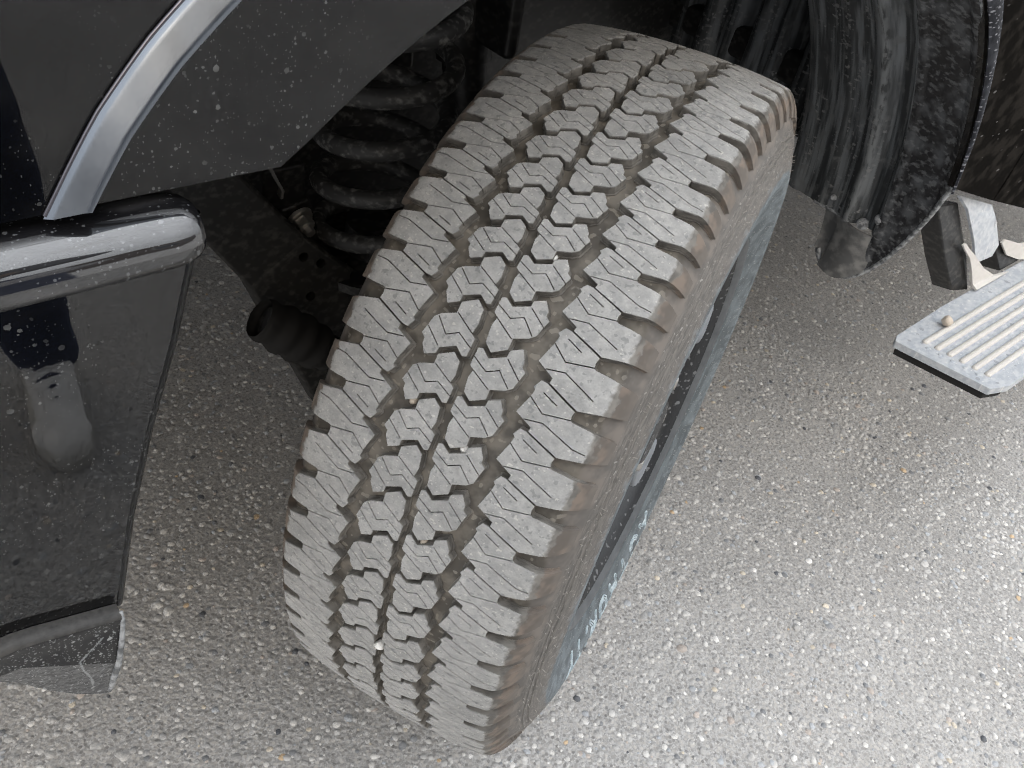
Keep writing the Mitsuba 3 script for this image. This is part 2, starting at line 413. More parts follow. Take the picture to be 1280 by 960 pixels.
TONES = [(0.41, 0.404, 0.393, 36), (0.475, 0.467, 0.452, 26), (0.345, 0.342, 0.337, 14), (0.57, 0.558, 0.535, 10), (0.22, 0.226, 0.234, 4), (0.37, 0.385, 0.40, 7),
         (0.54, 0.49, 0.41, 1.8), (0.50, 0.38, 0.25, 0.4), (0.43, 0.385, 0.35, 2.5), (0.10, 0.105, 0.115, 0.7), (0.64, 0.632, 0.615, 1.8)]
parts = [aggregate(31000, 0.0040, 0.0110, (-0.85, 0.9, -0.95, 0.75), 1, TONES), aggregate(19000, 0.0045, 0.0120, (0.7, 2.5, -0.5, 1.3), 2, TONES),
         aggregate(10000, 0.005, 0.0120, (-0.85, 0.7, 0.7, 1.5), 3, TONES), aggregate(800, 0.010, 0.0155, (-0.85, 1.6, -0.7, 1.1), 4, TONES)]
off, VV, FF, CC = 0, [], [], []
for v, f, c in parts:
    VV.append(v), FF.append(f + off), CC.append(c)
    off += len(v)
put('pavement__aggregate', (np.vstack(VV), np.vstack(FF)), 'aggregate', smooth=True, color=np.vstack(CC), kind='stuff')

# ------------------------------------------------------------------ tyre
_outer = [(x, 385 - 7 * (x / 103) ** 2.2) for x in np.linspace(0, 99, 34)] + [(101.6, 377.6), (105.0, 374.8), (108.8, 370.4), (112.2, 364.8), (115.0, 358.2), (117.4, 351.4), (119.4, 344.0)]
_outer = np.array(_outer) / 1000
_ul = np.r_[0, np.cumsum(np.linalg.norm(np.diff(_outer, axis=0), axis=1))]
UMAX = _ul[-1]


def outer(u):
    """lateral arc length u (signed, m) -> (x, r, nx, nr) of the tread's outer surface."""
    s, a = np.sign(u), np.abs(u)
    x, r = np.interp(a, _ul, _outer[:, 0]), np.interp(a, _ul, _outer[:, 1])
    e = 0.0035
    dx = np.interp(np.minimum(a + e, UMAX), _ul, _outer[:, 0]) - np.interp(np.maximum(a - e, 0), _ul, _outer[:, 0])
    drr = np.interp(np.minimum(a + e, UMAX), _ul, _outer[:, 1]) - np.interp(np.maximum(a - e, 0), _ul, _outer[:, 1])
    L = np.hypot(dx, drr)
    return x * s, r, -drr / L * s, dx / L


def groove_depth(u):
    a = np.abs(u)
    return np.interp(a, [0, 0.090, 0.104, 0.120, UMAX - 0.002, UMAX], [0.0098, 0.0098, 0.0082, 0.0050, 0.0018, 0.0012])


def bend(P):
    """(u, s, h in 0..-1 of the local groove depth) -> wheel frame."""
    u, s, h = P[:, 0], P[:, 1], P[:, 2]
    x, r, nx, nr = outer(u)
    d = groove_depth(u) * h
    x, r = x + nx * d + XC, r + nr * d
    th = s / R0
    return np.stack([x, -r * np.cos(th), r * np.sin(th)], -1)


# pitch sequence: measured where the photograph shows it, varied elsewhere
NP = 71
seen = [-367.0, -326.7, -294.2, -262.7, -229.0, -195.0, -158.6, -119.2, -80.7, -43.4, -7.7, 33.6, 68.9, 101.0, 130.4, 160.7, 190.3, 222.8, 252.7, 280.3, 308.4]
known = {k - 10: v / 1000 for k, v in enumerate(seen)}
circ = 2 * np.pi * R0
rest = rng.choice([0.0300, 0.0340, 0.0385], NP - 20)
rest *= (circ - (seen[-1] - seen[0]) / 1000) / rest.sum()
knots, pos = {**known}, seen[-1] / 1000
for i in range(NP - 20):
    pos += rest[i]
    knots[11 + i] = pos
kk = np.array(sorted(knots))
ks = np.array([knots[k] for k in kk])
kk2 = np.r_[kk[:-1] - NP, kk, kk[1:] + NP]
ks2 = np.r_[ks[:-1] - circ, ks, ks[1:] + circ]


def arc(w):
    return np.interp(w, kk2, ks2)


P0 = 37.0
REF = 5.6   # mm: the traced pitch's own notch


def unit(pts):
    a = np.array(pts, float)
    return np.stack([(a[:, 0] - 2.2) / 1000, (a[:, 1] + REF) / P0], -1)


CL = [(-38.4, -37.8), (-36.5, -31.9), (-34.9, -25.5), (-30.8, -22.1), (-20.2, -18.0), (-20.2, -10.2), (-10.2, -4.6), (-4.2, -9.1), (-2.9, -19.5), (-4.4, -26.1), (-0.6, -28.7),
      (-1.1, -40.3), (-3.6, -41.1), (-10.4, -36.4), (-22.7, -42.2), (-23.2, -46.9), (-30.6, -50.6), (-34.8, -44.1), (-34.9, -40.4)]
CLS = [[(-37.4, -31.7), (-23.4, -41.8)], [(-32.4, -23.6), (-21.5, -33.0), (-12.8, -28.6), (0.0, -34.9)], [(-20.0, -17.0), (-2.5, -26.5)]]
SH = [(56.0, 2.3), (52.7, -3.1), (54.6, -4.8), (53.1, -11.5), (48.4, -24.3), (56.0, -27.8), (62.4, -30.8), (61.8, -34.2), (86.9, -43.3), (102.4, -39.8), (111.6, -38.3), (131.0, -36.0),
      (131.0, -17.6), (109.3, -16.9), (97.1, -15.9), (87.2, -15.6), (85.6, -14.6), (85.0, -11.2), (85.9, -7.5), (60.6, 1.9)]
SHS = [[(52.0, -9.2), (65.7, -18.4), (86.5, -14.2)], [(60.6, -4.1), (73.1, -9.0)], [(55.0, -27.2), (68.9, -24.5), (94.4, -33.7)]]
SHS2 = SHS[:2] + [[(55.0, -27.2), (68.9, -24.5), (94.4, -33.2), (104.5, -33.6)]]


def rot(pts):
    return [(4.4 - x, 1.0 - y) for x, y in pts]


def block_mesh(outline, sipes, k, sipe_w=0.75, shrink=-0.42):
    o = Polygon([(p[0] * 1000, p[1] * P0) for p in unit(outline)]).buffer(0)
    o = o.buffer(-shrink, join_style=2)
    o = o.buffer(-0.35, join_style=1, quad_segs=2).buffer(0.35, join_style=1, quad_segs=2)
    cut = unary_union([LineString([(p[0] * 1000, p[1] * P0) for p in unit(s)]).buffer(sipe_w / 2, cap_style=2, join_style=2) for s in sipes])

    def ext(shape, h0, h1):
        rings = []
        for gm in getattr(shape, 'geoms', [shape]):
            gm = shapely.geometry.polygon.orient(gm)
            rings.append(np.array(gm.exterior.coords)[:-1])
            rings += [np.array(r.coords)[:-1] for r in gm.interiors]
        cs = CrossSection(rings)
        return Manifold.extrude(cs, h1 - h0).translate((0, 0, h0))
    top = ext(o.difference(cut), -0.62 * 9.8, 0)                       # z in mm here
    low = ext(o.buffer(0.25, join_style=2), -10.3, -0.60 * 9.8)
    foot = ext(o.buffer(1.1, join_style=1, quad_segs=2), -10.3, -0.86 * 9.8)
    m = (top + low + foot).refine_to_length(7.0)
    v = m.to_mesh()
    V, F = np.array(v.vert_properties[:, :3], float), np.array(v.tri_verts)
    Q = np.stack([V[:, 0] / 1000, arc(V[:, 1] / P0 + k), V[:, 2] / 9.8], -1)
    return trimesh.Trimesh(to_world(bend(Q)), F, process=False)


for k in range(-35, 36):
    put('truck__tyre__tread_block', block_mesh(CL, CLS, k), 'tread_rubber', smooth=30)
    put('truck__tyre__tread_block', block_mesh(rot(CL), [rot(s) for s in CLS], k), 'tread_rubber', smooth=30)
    ss = SHS if k % 3 else SHS2
    s2 = SHS2 if (k + 1) % 3 else SHS
    put('truck__tyre__tread_block', block_mesh(SH, ss, k, 0.80, -0.05), 'tread_rubber', smooth=30)
    put('truck__tyre__tread_block', block_mesh(rot(SH), [rot(s) for s in s2], k, 0.80, -0.05), 'tread_rubber', smooth=30)

SIDE = [(119.8, 341.8), (120.6, 338.2), (121.6, 337.9), (121.9, 334.6), (121.4, 333.6), (122.6, 330.6), (123.7, 330.2), (124.8, 327.0), (126.4, 322.0), (128.2, 316.0), (130.2, 308.0), (130.6, 298.0),
        (128.9, 289.6), (128.0, 288.6), (124.0, 279.0), (121.0, 268.0), (117.0, 255.0), (113.5, 246.0), (112.6, 240.0), (113.4, 236.0), (112.6, 230.0), (109.0, 225.5), (104.0, 223.0)]
us = np.r_[np.linspace(0, 0.095, 26), np.linspace(0.098, UMAX, 14)]
bx, br, bnx, bnr = outer(us)
bd = groove_depth(us)
base_prof = np.stack([bx - bnx * bd, br - bnr * bd], -1)
side = np.array(SIDE) / 1000
half = np.vstack([base_prof, side])
prof = np.vstack([half[::-1] * [-1, 1], half[1:]])
ns = 300
th = np.arange(ns) / ns * 2 * np.pi
PX = np.stack([np.repeat(prof[:, 0:1] + XC, ns, 1), -prof[:, 1:2] * np.cos(th), prof[:, 1:2] * np.sin(th)], -1)
tyre = grid(PX, closed_v=True)
tyre.fix_normals()
tyre.vertices = to_world(tyre.vertices)
put('truck__tyre', tyre, 'carcass_rubber', smooth=40)


def on_side(s, r, lift):
    """letter plane on the outer sidewall: arc length s at r = .308, radius r -> wheel frame"""
    x = np.interp(r, side[::-1, 1], side[::-1, 0]) + XC + lift
    t = s / 0.308
    return np.stack([x, -r * np.cos(t), r * np.sin(t)], -1)


GLYPH = {'A': [[(0, 0), (.4, 1), (.8, 0)], [(.18, .38), (.62, .38)]], 'U': [[(0, 1), (0, .25), (.2, 0), (.55, 0), (.75, .25), (.75, 1)]], 'T': [[(0, 1), (.8, 1)], [(.4, 1), (.4, 0)]],
         'H': [[(0, 0), (0, 1)], [(.75, 0), (.75, 1)], [(0, .5), (.75, .5)]], 'O': [[(.2, 0), (0, .25), (0, .75), (.2, 1), (.6, 1), (.8, .75), (.8, .25), (.6, 0), (.2, 0)]],
         'R': [[(0, 0), (0, 1), (.55, 1), (.75, .85), (.75, .62), (.55, .48), (0, .48)], [(.4, .48), (.8, 0)]], 'I': [[(.2, 0), (.2, 1)]], 'Y': [[(0, 1), (.4, .5), (.8, 1)], [(.4, .5), (.4, 0)]]}
for ch, deg in zip('AUTHORITY', (-155.0, -147.7, -140.4, -133.0, -125.6, -118.2, -112.0, -106.0, -99.0)):
    hgt, wid = 0.0225, 0.029
    st = unary_union([LineString([(x * wid - 0.4 * wid, y * hgt) for x, y in s]) for s in GLYPH[ch]])
    ring = st.buffer(0.0040, quad_segs=4).difference(st.buffer(0.0024, quad_segs=4))
    core = st.buffer(0.0008, quad_segs=3)
    m = poly_prism(unary_union([ring, core]), 0.0012)
    v = np.array(m.vertices)
    # read clockwise seen from outside, tops outward
    q = on_side(math.radians(deg) * 0.308 + v[:, 0], 0.2790 + v[:, 1], v[:, 2] - 0.0002)
    put('truck__tyre__sidewall_letter', trimesh.Trimesh(to_world(q), m.faces, process=False), 'letter_rubber', smooth=False)

# rubber moulding whiskers round the shoulder and sidewall
wm = []
for k in range(240):
    t = rng.uniform(-np.pi, np.pi)
    rr = rng.choice([0.3425, 0.3362, 0.3325, 0.3285, 0.322]) + rng.normal(0, 0.0005)
    sgn = 1 if rng.random() < 0.8 else -1
    x = np.interp(rr, half[::-1, 1], half[::-1, 0])
    L = rng.uniform(0.0015, 0.0048)
    d = np.array([0.85, rng.normal(0, 0.25), 0.6 + rng.normal(0, 0.25)])
    d = d / np.linalg.norm(d) * L
    pts = []
    for q in (0, 0.5, 1.0):
        xx, tt, rrr = x + d[0] * q - 0.0004, t + d[1] * (q ** 1.4) / 0.34, rr + d[2] * q
        pts.append((sgn * xx + XC, -rrr * np.cos(tt), rrr * np.sin(tt)))
    wm.append(tube(pts, [0.00030, 0.00026, 0.00016], 4, caps=False))
wm = cat(*wm)
wm.vertices = to_world(wm.vertices)
put('truck__tyre__rubber_whisker', wm, 'whisker_rubber', smooth=True, kind='stuff')


# ------------------------------------------------------------------ wheel rim
def wheel_lathe(pr, seg=96):
    pr = np.asarray(pr, float)
    t = np.arange(seg) / seg * 2 * np.pi
    P = np.stack([np.repeat(pr[:, 0:1] + XC, seg, 1), -pr[:, 1:2] * np.cos(t), pr[:, 1:2] * np.sin(t)], -1)
    m = grid(P, closed_v=True)
    m.fix_normals()
    m.vertices = to_world(m.vertices)
    return m


put('truck__rim', wheel_lathe([(-0.112, 0.2265), (-0.115, 0.224), (-0.112, 0.220), (-0.09, 0.208), (-0.02, 0.196), (0.05, 0.196), (0.080, 0.2000), (0.098, 0.2080), (0.106, 0.2165), (0.1125, 0.2235), (0.1080, 0.2245), (0.080, 0.2095), (-0.02, 0.203), (-0.09, 0.214), (-0.112, 0.2265)]), 'wheel_black', smooth=40)
put('truck__rim__lip', wheel_lathe([(0.1110, 0.2215), (0.1140, 0.2245), (0.1168, 0.2280), (0.1185, 0.2310), (0.1178, 0.2345), (0.1150, 0.2362), (0.1120, 0.2325), (0.109, 0.2245)]), 'rim_grey', smooth=50)
put('truck__rim__disc', wheel_lathe([(0.050, 0.199), (0.046, 0.150), (0.052, 0.10), (0.062, 0.07), (0.062, 0.0), (0.045, 0.0), (0.040, 0.15), (0.042, 0.199)]), 'wheel_black', smooth=40)
for k in range(6):
    a = k * np.pi / 3 + 0.20
    rows = []
    for rr, xx, hw, hh in ((0.045, 0.078, 0.026, 0.010), (0.080, 0.085, 0.023, 0.012), (0.120, 0.088, 0.022, 0.012), (0.160, 0.0895, 0.024, 0.011), (0.190, 0.0915, 0.030, 0.008), (0.2120, 0.0985, 0.044, 0.004)):
        f_ = np.linspace(-1, 1, 15)
        row = [(xx + hh * ((1 - abs(w_) ** 3.5) ** 0.6) + XC, -(rr * np.cos(a) - w_ * hw * np.sin(a)), rr * np.sin(a) + w_ * hw * np.cos(a)) for w_ in f_]
        row += [(xx - 0.026 + XC, -(rr * np.cos(a) - w_ * (hw + 0.003) * np.sin(a)), rr * np.sin(a) + w_ * (hw + 0.003) * np.cos(a)) for w_ in (1, 0, -1)]
        rows.append(row)
    m = grid(np.array(rows), closed_v=True)
    m.fix_normals()
    m.vertices = to_world(m.vertices)
    put('truck__rim__spoke', m, 'wheel_alloy', smooth=35)
    b = a + 0.52
    nut = lathe([(0.0, 0.026), (0.007, 0.026), (0.0105, 0.021), (0.0105, 0.0), (0.014, 0.0), (0.014, -0.004)], 6)
    bw = W @ np.array([0.082 + XC, -0.062 * np.cos(b), 0.062 * np.sin(b)]) + WC
    put('truck__rim__lug_nut', along(nut, bw, bw + W[:, 0] * 0.01), 'bare_steel', smooth=20)
put('truck__rim__centre_cap', wheel_lathe([(0.085, 0.046), (0.104, 0.043), (0.110, 0.036), (0.112, 0.0)], 40), 'wheel_black', smooth=30)

# ------------------------------------------------------------------ fender, chrome strip, body
ARC_C = np.array([-0.019, 0.38])


def arch_r(t):   # radius of the wheel arch by angle (0 = rearward, pi = forward)
    return 0.5635 - 0.0135 * np.cos(t)


def body_y(x, z):
    """outer skin of the body: a gentle crown over its height."""
    return -0.120 + 0.10 * np.maximum(z - 0.93, 0) ** 1.6 + 0.05 * np.maximum(0.60 - z, 0) ** 1.2


t0 = np.arctan2(0.806 - ARC_C[1], -0.404 - ARC_C[0])
tt = np.linspace(t0, 0.405, 60)
ring = [(ARC_C[0] + arch_r(t) * np.cos(t), ARC_C[1] + arch_r(t) * np.sin(t)) for t in tt]
fender2d = Polygon([(-0.98, 0.804), (-0.404, 0.806)] + ring[1:] + [(0.66, 0.540), (0.66, 1.10), (-0.98, 1.06)]).buffer(0)


def skin(poly, thick=0.004, edge=0.02, yfn=body_y):
    m = poly_prism(poly, thick)
    V, F = trimesh.remesh.subdivide_to_size(m.vertices, m.faces, edge, max_iter=12)
    m = trimesh.Trimesh(V, F, process=True)
    v = np.array(m.vertices)
    m = trimesh.Trimesh(np.stack([v[:, 0], yfn(v[:, 0], v[:, 1]) + v[:, 2], v[:, 1]], -1), m.faces, process=False)
    m.fix_normals()
    return m


split = shapely.box(0.22, 0, 2, 2)
put('truck__fender', skin(fender2d.difference(split)), 'black_paint', smooth=30)
put('truck__rear_cladding', skin(fender2d.intersection(split)), 'cladding', smooth=30)
# the folded lip of the arch and of the lower edge
lip = np.array([[(x, body_y(np.array(x), np.array(z)) + 0.0035 + d, z) for d in np.linspace(0, 0.007, 3)] for x, z in [(-0.98, 0.8045), (-0.70, 0.805)] + [(-0.404, 0.8065)] + ring[1:]], float)
put('truck__fender__folded_lip', sheet(lip, 0.002), 'black_paint', smooth=30)

fl = []
for t_ in np.linspace(0.40, 1.5, 50):
    wd = np.interp(t_, [0.40, 0.55, 0.9, 1.5], [0.002, 0.010, 0.022, 0.030])
    row = []
    for q in np.linspace(0, 1, 9):
        rr = arch_r(t_) - 0.006 + wd * q
        row.append((ARC_C[0] + rr * np.cos(t_), -0.1165 - (0.004 + 0.30 * wd) * np.sin(np.pi * min(1.0, q * 0.55 + 0.28)) , ARC_C[1] + rr * np.sin(t_)))
    fl.append(row)
put('truck__fender__arch_flare', sheet(np.array(fl), -0.002), 'flare_paint', smooth=60)
def strip_r(t):
    return np.interp(np.degrees(np.pi - t), [40, 44, 47, 50, 60, 110], [0.6565, 0.6632, 0.6655, 0.6655, 0.6640, 0.6600])


ct = np.linspace(np.pi - 0.716, np.pi - 1.9, 90)
cr = []
for t in ct:
    row = []
    for q in (-1, -0.97, -0.93, -0.88, -0.8, -0.6, -0.3, 0, 0.3, 0.55, 0.68, 0.74, 0.82, 0.88, 0.94, 1.0):
        tq = t + 0.021 * (q + 1) / 2 * max(0.0, 1 - (ct[0] - t) / 0.16)
        rr = strip_r(tq) + 0.0058 * q
        x, z = rr * np.cos(tq), 0.38 + rr * np.sin(tq)
        row.append((x, float(body_y(np.array(x), np.array(z))) - 0.0008 - np.interp(q, [-1, -0.96, -0.86, 0.72, 0.86, 1.0], [0.0, 0.0064, 0.0078, 0.0022, 0.0012, 0.0]), z))
    cr.append(row)
put('truck__fender__chrome_strip', sheet(np.array(cr), 0.0012), 'chrome', smooth=50)
for dr_, rad, mat in ((0.0066, 0.0011, 'dark_chrome'), (-0.0070, 0.0014, 'dark_rubber')):
    pth = [((strip_r(t) + dr_) * np.cos(t), 0.0, 0.38 + (strip_r(t) + dr_) * np.sin(t)) for t in (np.r_[ct[0] + 0.019, ct] if dr_ > 0 else ct)]
    put('truck__fender__strip_bead', tube([(x, float(body_y(np.array(x), np.array(z))) - 0.0012, z) for x, y, z in pth], rad, 8), mat, smooth=True)

# hood, cab, floor: the truck's bulk above and behind, which shades the wheel
hood = []
for x in np.linspace(-1.0, 0.62, 14):
    row = []
    zt = 1.062 + 0.025 * (x + 1.0) / 1.6
    for y in np.r_[-0.111, -0.10, -0.07, -0.02, np.linspace(0.08, 1.62, 9), 1.72, 1.78, 1.80]:
        e = min(1.0, max(0.0, min((y + 0.111) / 0.25, (1.80 - y) / 0.25)))
        row.append((x, y, zt + 0.085 * (1 - (1 - e) ** 2.5)))
    hood.append(row)
put('truck__hood', sheet(np.array(hood), -0.004), 'black_paint', smooth=40)
door2d = Polygon([(0.667, 0.538), (0.93, 0.455), (2.6, 0.452), (2.6, 1.16), (0.667, 1.10)])
put('truck__door', skin(door2d, 0.03, 0.08), 'cladding', smooth=30)
cab = Manifold.batch_hull([Manifold.sphere(0.06, 24).translate(p) for p in [(0.55, 0.02, 1.17), (0.55, 1.66, 1.17), (1.15, 0.12, 1.72), (1.15, 1.56, 1.72), (2.5, 0.12, 1.76), (2.5, 1.56, 1.76), (2.56, 0.02, 1.17), (2.56, 1.66, 1.17)]])
put('truck__cab', cab, 'black_paint', smooth=40)
rock = []
for x in np.linspace(0.96, 2.6, 16):
    rock.append([(x, -0.1165, 0.470), (x, -0.112, 0.455), (x, -0.095, 0.446), (x, -0.02, 0.440), (x, 0.06, 0.438), (x, 0.075, 0.47), (x, 0.075, 0.56)])
put('truck__rocker', sheet(np.array(rock), 0.004), 'black_paint', smooth=30)
put('truck__underbody', cat(rbox((2.3, 1.55, 0.05), 0.01, (1.75, 0.86, 0.60)), rbox((0.55, 1.6, 0.05), 0.01, (-0.72, 0.86, 0.60))), 'black_steel', smooth=30)
put('truck__firewall', rbox((0.05, 1.70, 0.62), 0.01, (0.74, 0.86, 0.80)), 'black_steel', smooth=30)
put('truck__grille', rbox((0.05, 1.5, 0.42), 0.01, (-0.97, 0.86, 0.86)), 'black_steel', smooth=30)
for y_ in (0.505, 1.25):
    put('truck__frame_rail', rbox((3.5, 0.075, 0.15), 0.012, (0.75, y_, 0.60)), 'black_steel', smooth=30)
put('truck__engine_block', cat(rbox((0.75, 0.62, 0.42), 0.05, (-0.15, 0.86, 0.78)), rbox((0.5, 0.4, 0.18), 0.05, (-0.2, 0.86, 0.52))), 'black_steel', smooth=40)
put('truck__inner_apron', cat(rbox((1.30, 0.02, 0.50), 0.006, (0.0, 0.545, 0.88)), rbox((1.3, 0.66, 0.02), 0.006, (0.0, 0.21, 1.045))), 'black_steel', smooth=30)
put('truck__front_axle', tube([(-0.03, 0.20, 0.375), (-0.03, 1.52, 0.375)], 0.042, 20), 'dusty_steel', smooth=40)

shield = Polygon([(-0.36, 0.60), (-0.235, 0.468), (-0.17, 0.33), (-0.10, 0.27), (0.10, 0.25), (0.42, 0.30), (0.42, 0.92), (-0.36, 0.92)])
sh = poly_prism(shield, 0.012)
put('truck__splash_shield', frame(sh, (1, 0, 0), (0, 0, 1), (0, -1, 0), (0, 0.452, 0)), 'black_steel', smooth=30)
put('truck__added_air_dam', rbox((0.03, 1.62, 0.30), 0.01, (-0.93, 0.90, 0.42)), 'dark_rubber', smooth=40)  # added, with the two boxes below: unseen bulk that darkens the ground underneath
put('truck__transmission', rbox((1.5, 0.42, 0.28), 0.06, (1.05, 0.87, 0.50)), 'black_steel', smooth=40)
put('truck__skid_plate', rbox((0.62, 1.0, 0.02), 0.006, (-0.60, 0.92, 0.36)), 'black_steel', smooth=40)
put('truck__far_side', rbox((3.6, 0.05, 0.66), 0.02, (0.80, 1.80, 0.78)), 'black_paint', smooth=40)
far = lathe([(0.22, -0.11), (0.30, -0.13), (0.36, -0.118), (0.378, -0.10), (0.385, 0.0), (0.378, 0.10), (0.36, 0.118), (0.30, 0.13), (0.22, 0.11), (0.20, 0.0), (0.22, -0.11)], 64)
far2 = frame(far, (1, 0, 0), (0, 0, -1), (0, 1, 0), (0.0, 1.66, 0.385))
put('truck__far_tyre', far2, 'dark_rubber', smooth=40)
put('truck__far_tyre__wheel_disc', frame(lathe([(0.0, 0.03), (0.10, 0.04), (0.2, 0.0), (0.22, 0.1)], 48), (1, 0, 0), (0, 0, -1), (0, 1, 0), (0.0, 1.66, 0.385)), 'wheel_alloy', smooth=40)

# ------------------------------------------------------------------ front bumper
# side panel, with a slightly bowed rear edge
edge = [(-0.4465, 0.790), (-0.4530, 0.762), (-0.4655, 0.720), (-0.4845, 0.667), (-0.5030, 0.606), (-0.5205, 0.5335)]
bp = Polygon(edge + [(-0.60, 0.5365), (-0.98, 0.5375), (-0.98, 0.790)])


def bump_y(x, z):
    return -0.119 + 0.0 * x


put('truck__front_bumper__side_panel', skin(bp, 0.005, 0.03, bump_y), 'bumper_paint', smooth=30)
put('truck__front_bumper__rear_edge', tube([(x, -0.1160, z) for x, z in edge], 0.0034, 12), 'black_paint', smooth=True)
# rolled top edge with a rounded end
rows = []
xs = np.r_[-0.4440, -0.4445, -0.4465, -0.450, -0.455, -0.462, -0.48, np.linspace(-0.50, -0.98, 14)]
for i, x in enumerate(xs):
    k = [0.05, 0.35, 0.66, 0.85, 0.95, 0.99][i] if i < 6 else 1.0
    a = np.linspace(0, 2 * np.pi, 25)
    cz, cy = 0.7835, -0.1165
    rows.append([(x, cy - 0.0195 * k * np.cos(b), cz + (0.0165 * k) * np.sin(b)) for b in a])
put('truck__front_bumper__rolled_edge', grid(np.array(rows)), 'roll_paint', smooth=True)
top = np.array([[(x, y, 0.7965 + 0.0012 * (y > -0.1)) for y in (-0.1195, -0.112, -0.10, -0.06, 0.0)] for x in np.linspace(-0.98, -0.452, 12)])
put('truck__front_bumper__top_ledge', sheet(top, -0.003), 'dark_rubber', smooth=30)
# lower valance: ledge and under-face paled by painted sheen, dark face, scraped corner edge
xa = np.linspace(0, 1, 30) ** 1.8


def vrow(z, y):
    z = np.broadcast_to(z, xa.shape)
    xr = np.interp(z, [0.43, 0.535], [-0.5400, -0.5215])
    return np.stack([xr + (-0.98 - xr) * xa, np.broadcast_to(y, xa.shape), z], -1)


zc = 0.5345 + 0.14 * np.minimum(xa, 0.115)
zm = np.minimum(0.484 + 0.34 * xa, 0.527)
zb = np.minimum(0.4345 + 0.30 * xa + 1.6 * xa ** 2, 0.505)
put('truck__front_bumper__lip_ledge', sheet(np.array([vrow(zc + 0.003, -0.1195), vrow(zc + 0.0028, -0.1235), vrow(zc + 0.0012, -0.1275), vrow(zc - 0.0015, -0.1290)]), 0.003), 'ledge_sheen', smooth=50)
put('truck__front_bumper__lower_lip', sheet(np.array([vrow(zc - 0.0015, -0.1290), vrow(zc - 0.004, -0.1288)] + [vrow(zc * (1 - q) + zm * q, -0.1285 + 0.004 * q) for q in (0.3, 0.6, 1.0)]), 0.004), 'lip_paint', smooth=25)
put('truck__front_bumper__lip_underside', sheet(np.array([vrow(zm * (1 - q) + zb * q, -0.1245 + 0.013 * q ** 0.8) for q in (0, 0.1, 0.4, 0.7, 1.0)] + [vrow(zb + 0.003, -0.100)]), 0.004), 'lip_sheen', smooth=40)
ep = [(float(np.interp(z, [0.43, 0.535], [-0.5400, -0.5215])), y, z) for z, y in ((0.5365, -0.125), (0.531, -0.1285), (0.515, -0.128), (0.495, -0.126), (0.484, -0.1245), (0.465, -0.119), (0.448, -0.114), (0.437, -0.111))]
put('truck__front_bumper__lip_edge', tube(np.array(ep) + [0.0005, -0.0005, 0], [0.0012, 0.0014, 0.0016, 0.0018, 0.0020, 0.0022, 0.0020, 0.0014], 10), 'edge_plastic', smooth=True, label='scraped pale rear edge of the lower lip')
put('truck__front_bumper', rbox((0.10, 1.80, 0.26), 0.03, (-0.98, 0.86, 0.66)), 'black_paint', smooth=40)

# ------------------------------------------------------------------ wheel well liner
def liner_r(y):
    yk = [-0.112, -0.106, -0.098, -0.046, -0.040, -0.034, -0.026, -0.006, 0.002, 0.010, 0.018, 0.028, 0.050, 0.062, 0.075, 0.098, 0.112, 0.126, 0.134]
    rk = [0.546, 0.545, 0.551, 0.553, 0.551, 0.552, 0.563, 0.565, 0.558, 0.549, 0.551, 0.557, 0.558, 0.555, 0.557, 0.558, 0.556, 0.560, 0.572]
    return np.interp(y, yk, rk)


yy = np.linspace(-0.112, 0.134, 90)
aa = np.linspace(0.155, 1.45, 80)
P = []
for a in aa:
    r = liner_r(yy) + 0.0012 * (meshkit.noise(np.stack([yy * 60, np.full(90, a * 9), 0 * yy], -1)) - 0.5)
    P.append(np.stack([r * np.cos(a), yy, 0.38 + r * np.sin(a)], -1))
P = np.array(P)
ysp = np.searchsorted(yy, -0.036)
put('truck__wheel_liner', sheet(P[:, ysp:], 0.003), 'liner_plastic', smooth=50)
def flap_low(y):
    return 0.40 * max(0.0, -y / 0.112) ** 2.2


# outer flap: reaches further down with a slanted lower edge
P2 = []
for s in np.linspace(0, 1, 70):
    row = []
    for y in yy[:ysp + 1]:
        a_lo = flap_low(y)
        a = a_lo + (1.45 - a_lo) * s
        r = liner_r(y)
        row.append((r * np.cos(a), y, 0.38 + r * np.sin(a)))
    P2.append(row)
P2 = np.array(P2)
put('truck__wheel_liner__splash_flap', sheet(P2, 0.003), 'flap_plastic', smooth=50)
fe = []
for s in np.linspace(1, 0, 50):
    a = 0.42 + (1.45 - 0.42) * s
    fe.append((0.546 * np.cos(a), -0.113, 0.38 + 0.546 * np.sin(a)))
for y in np.linspace(-0.111, 0.0, 24):
    a = flap_low(y)
    r_ = liner_r(min(y, -0.04)) - 0.001
    fe.append((r_ * np.cos(a), y, 0.38 + r_ * np.sin(a)))
for y, z in ((0.010, 0.379), (0.020, 0.382), (0.030, 0.391), (0.036, 0.402)):
    fe.append((0.551, y, z))
fe = np.array(fe)
put('truck__wheel_liner__flap_edge', tube(fe, np.linspace(0.0022, 0.0040, len(fe)), 8), 'edge_plastic', smooth=True)
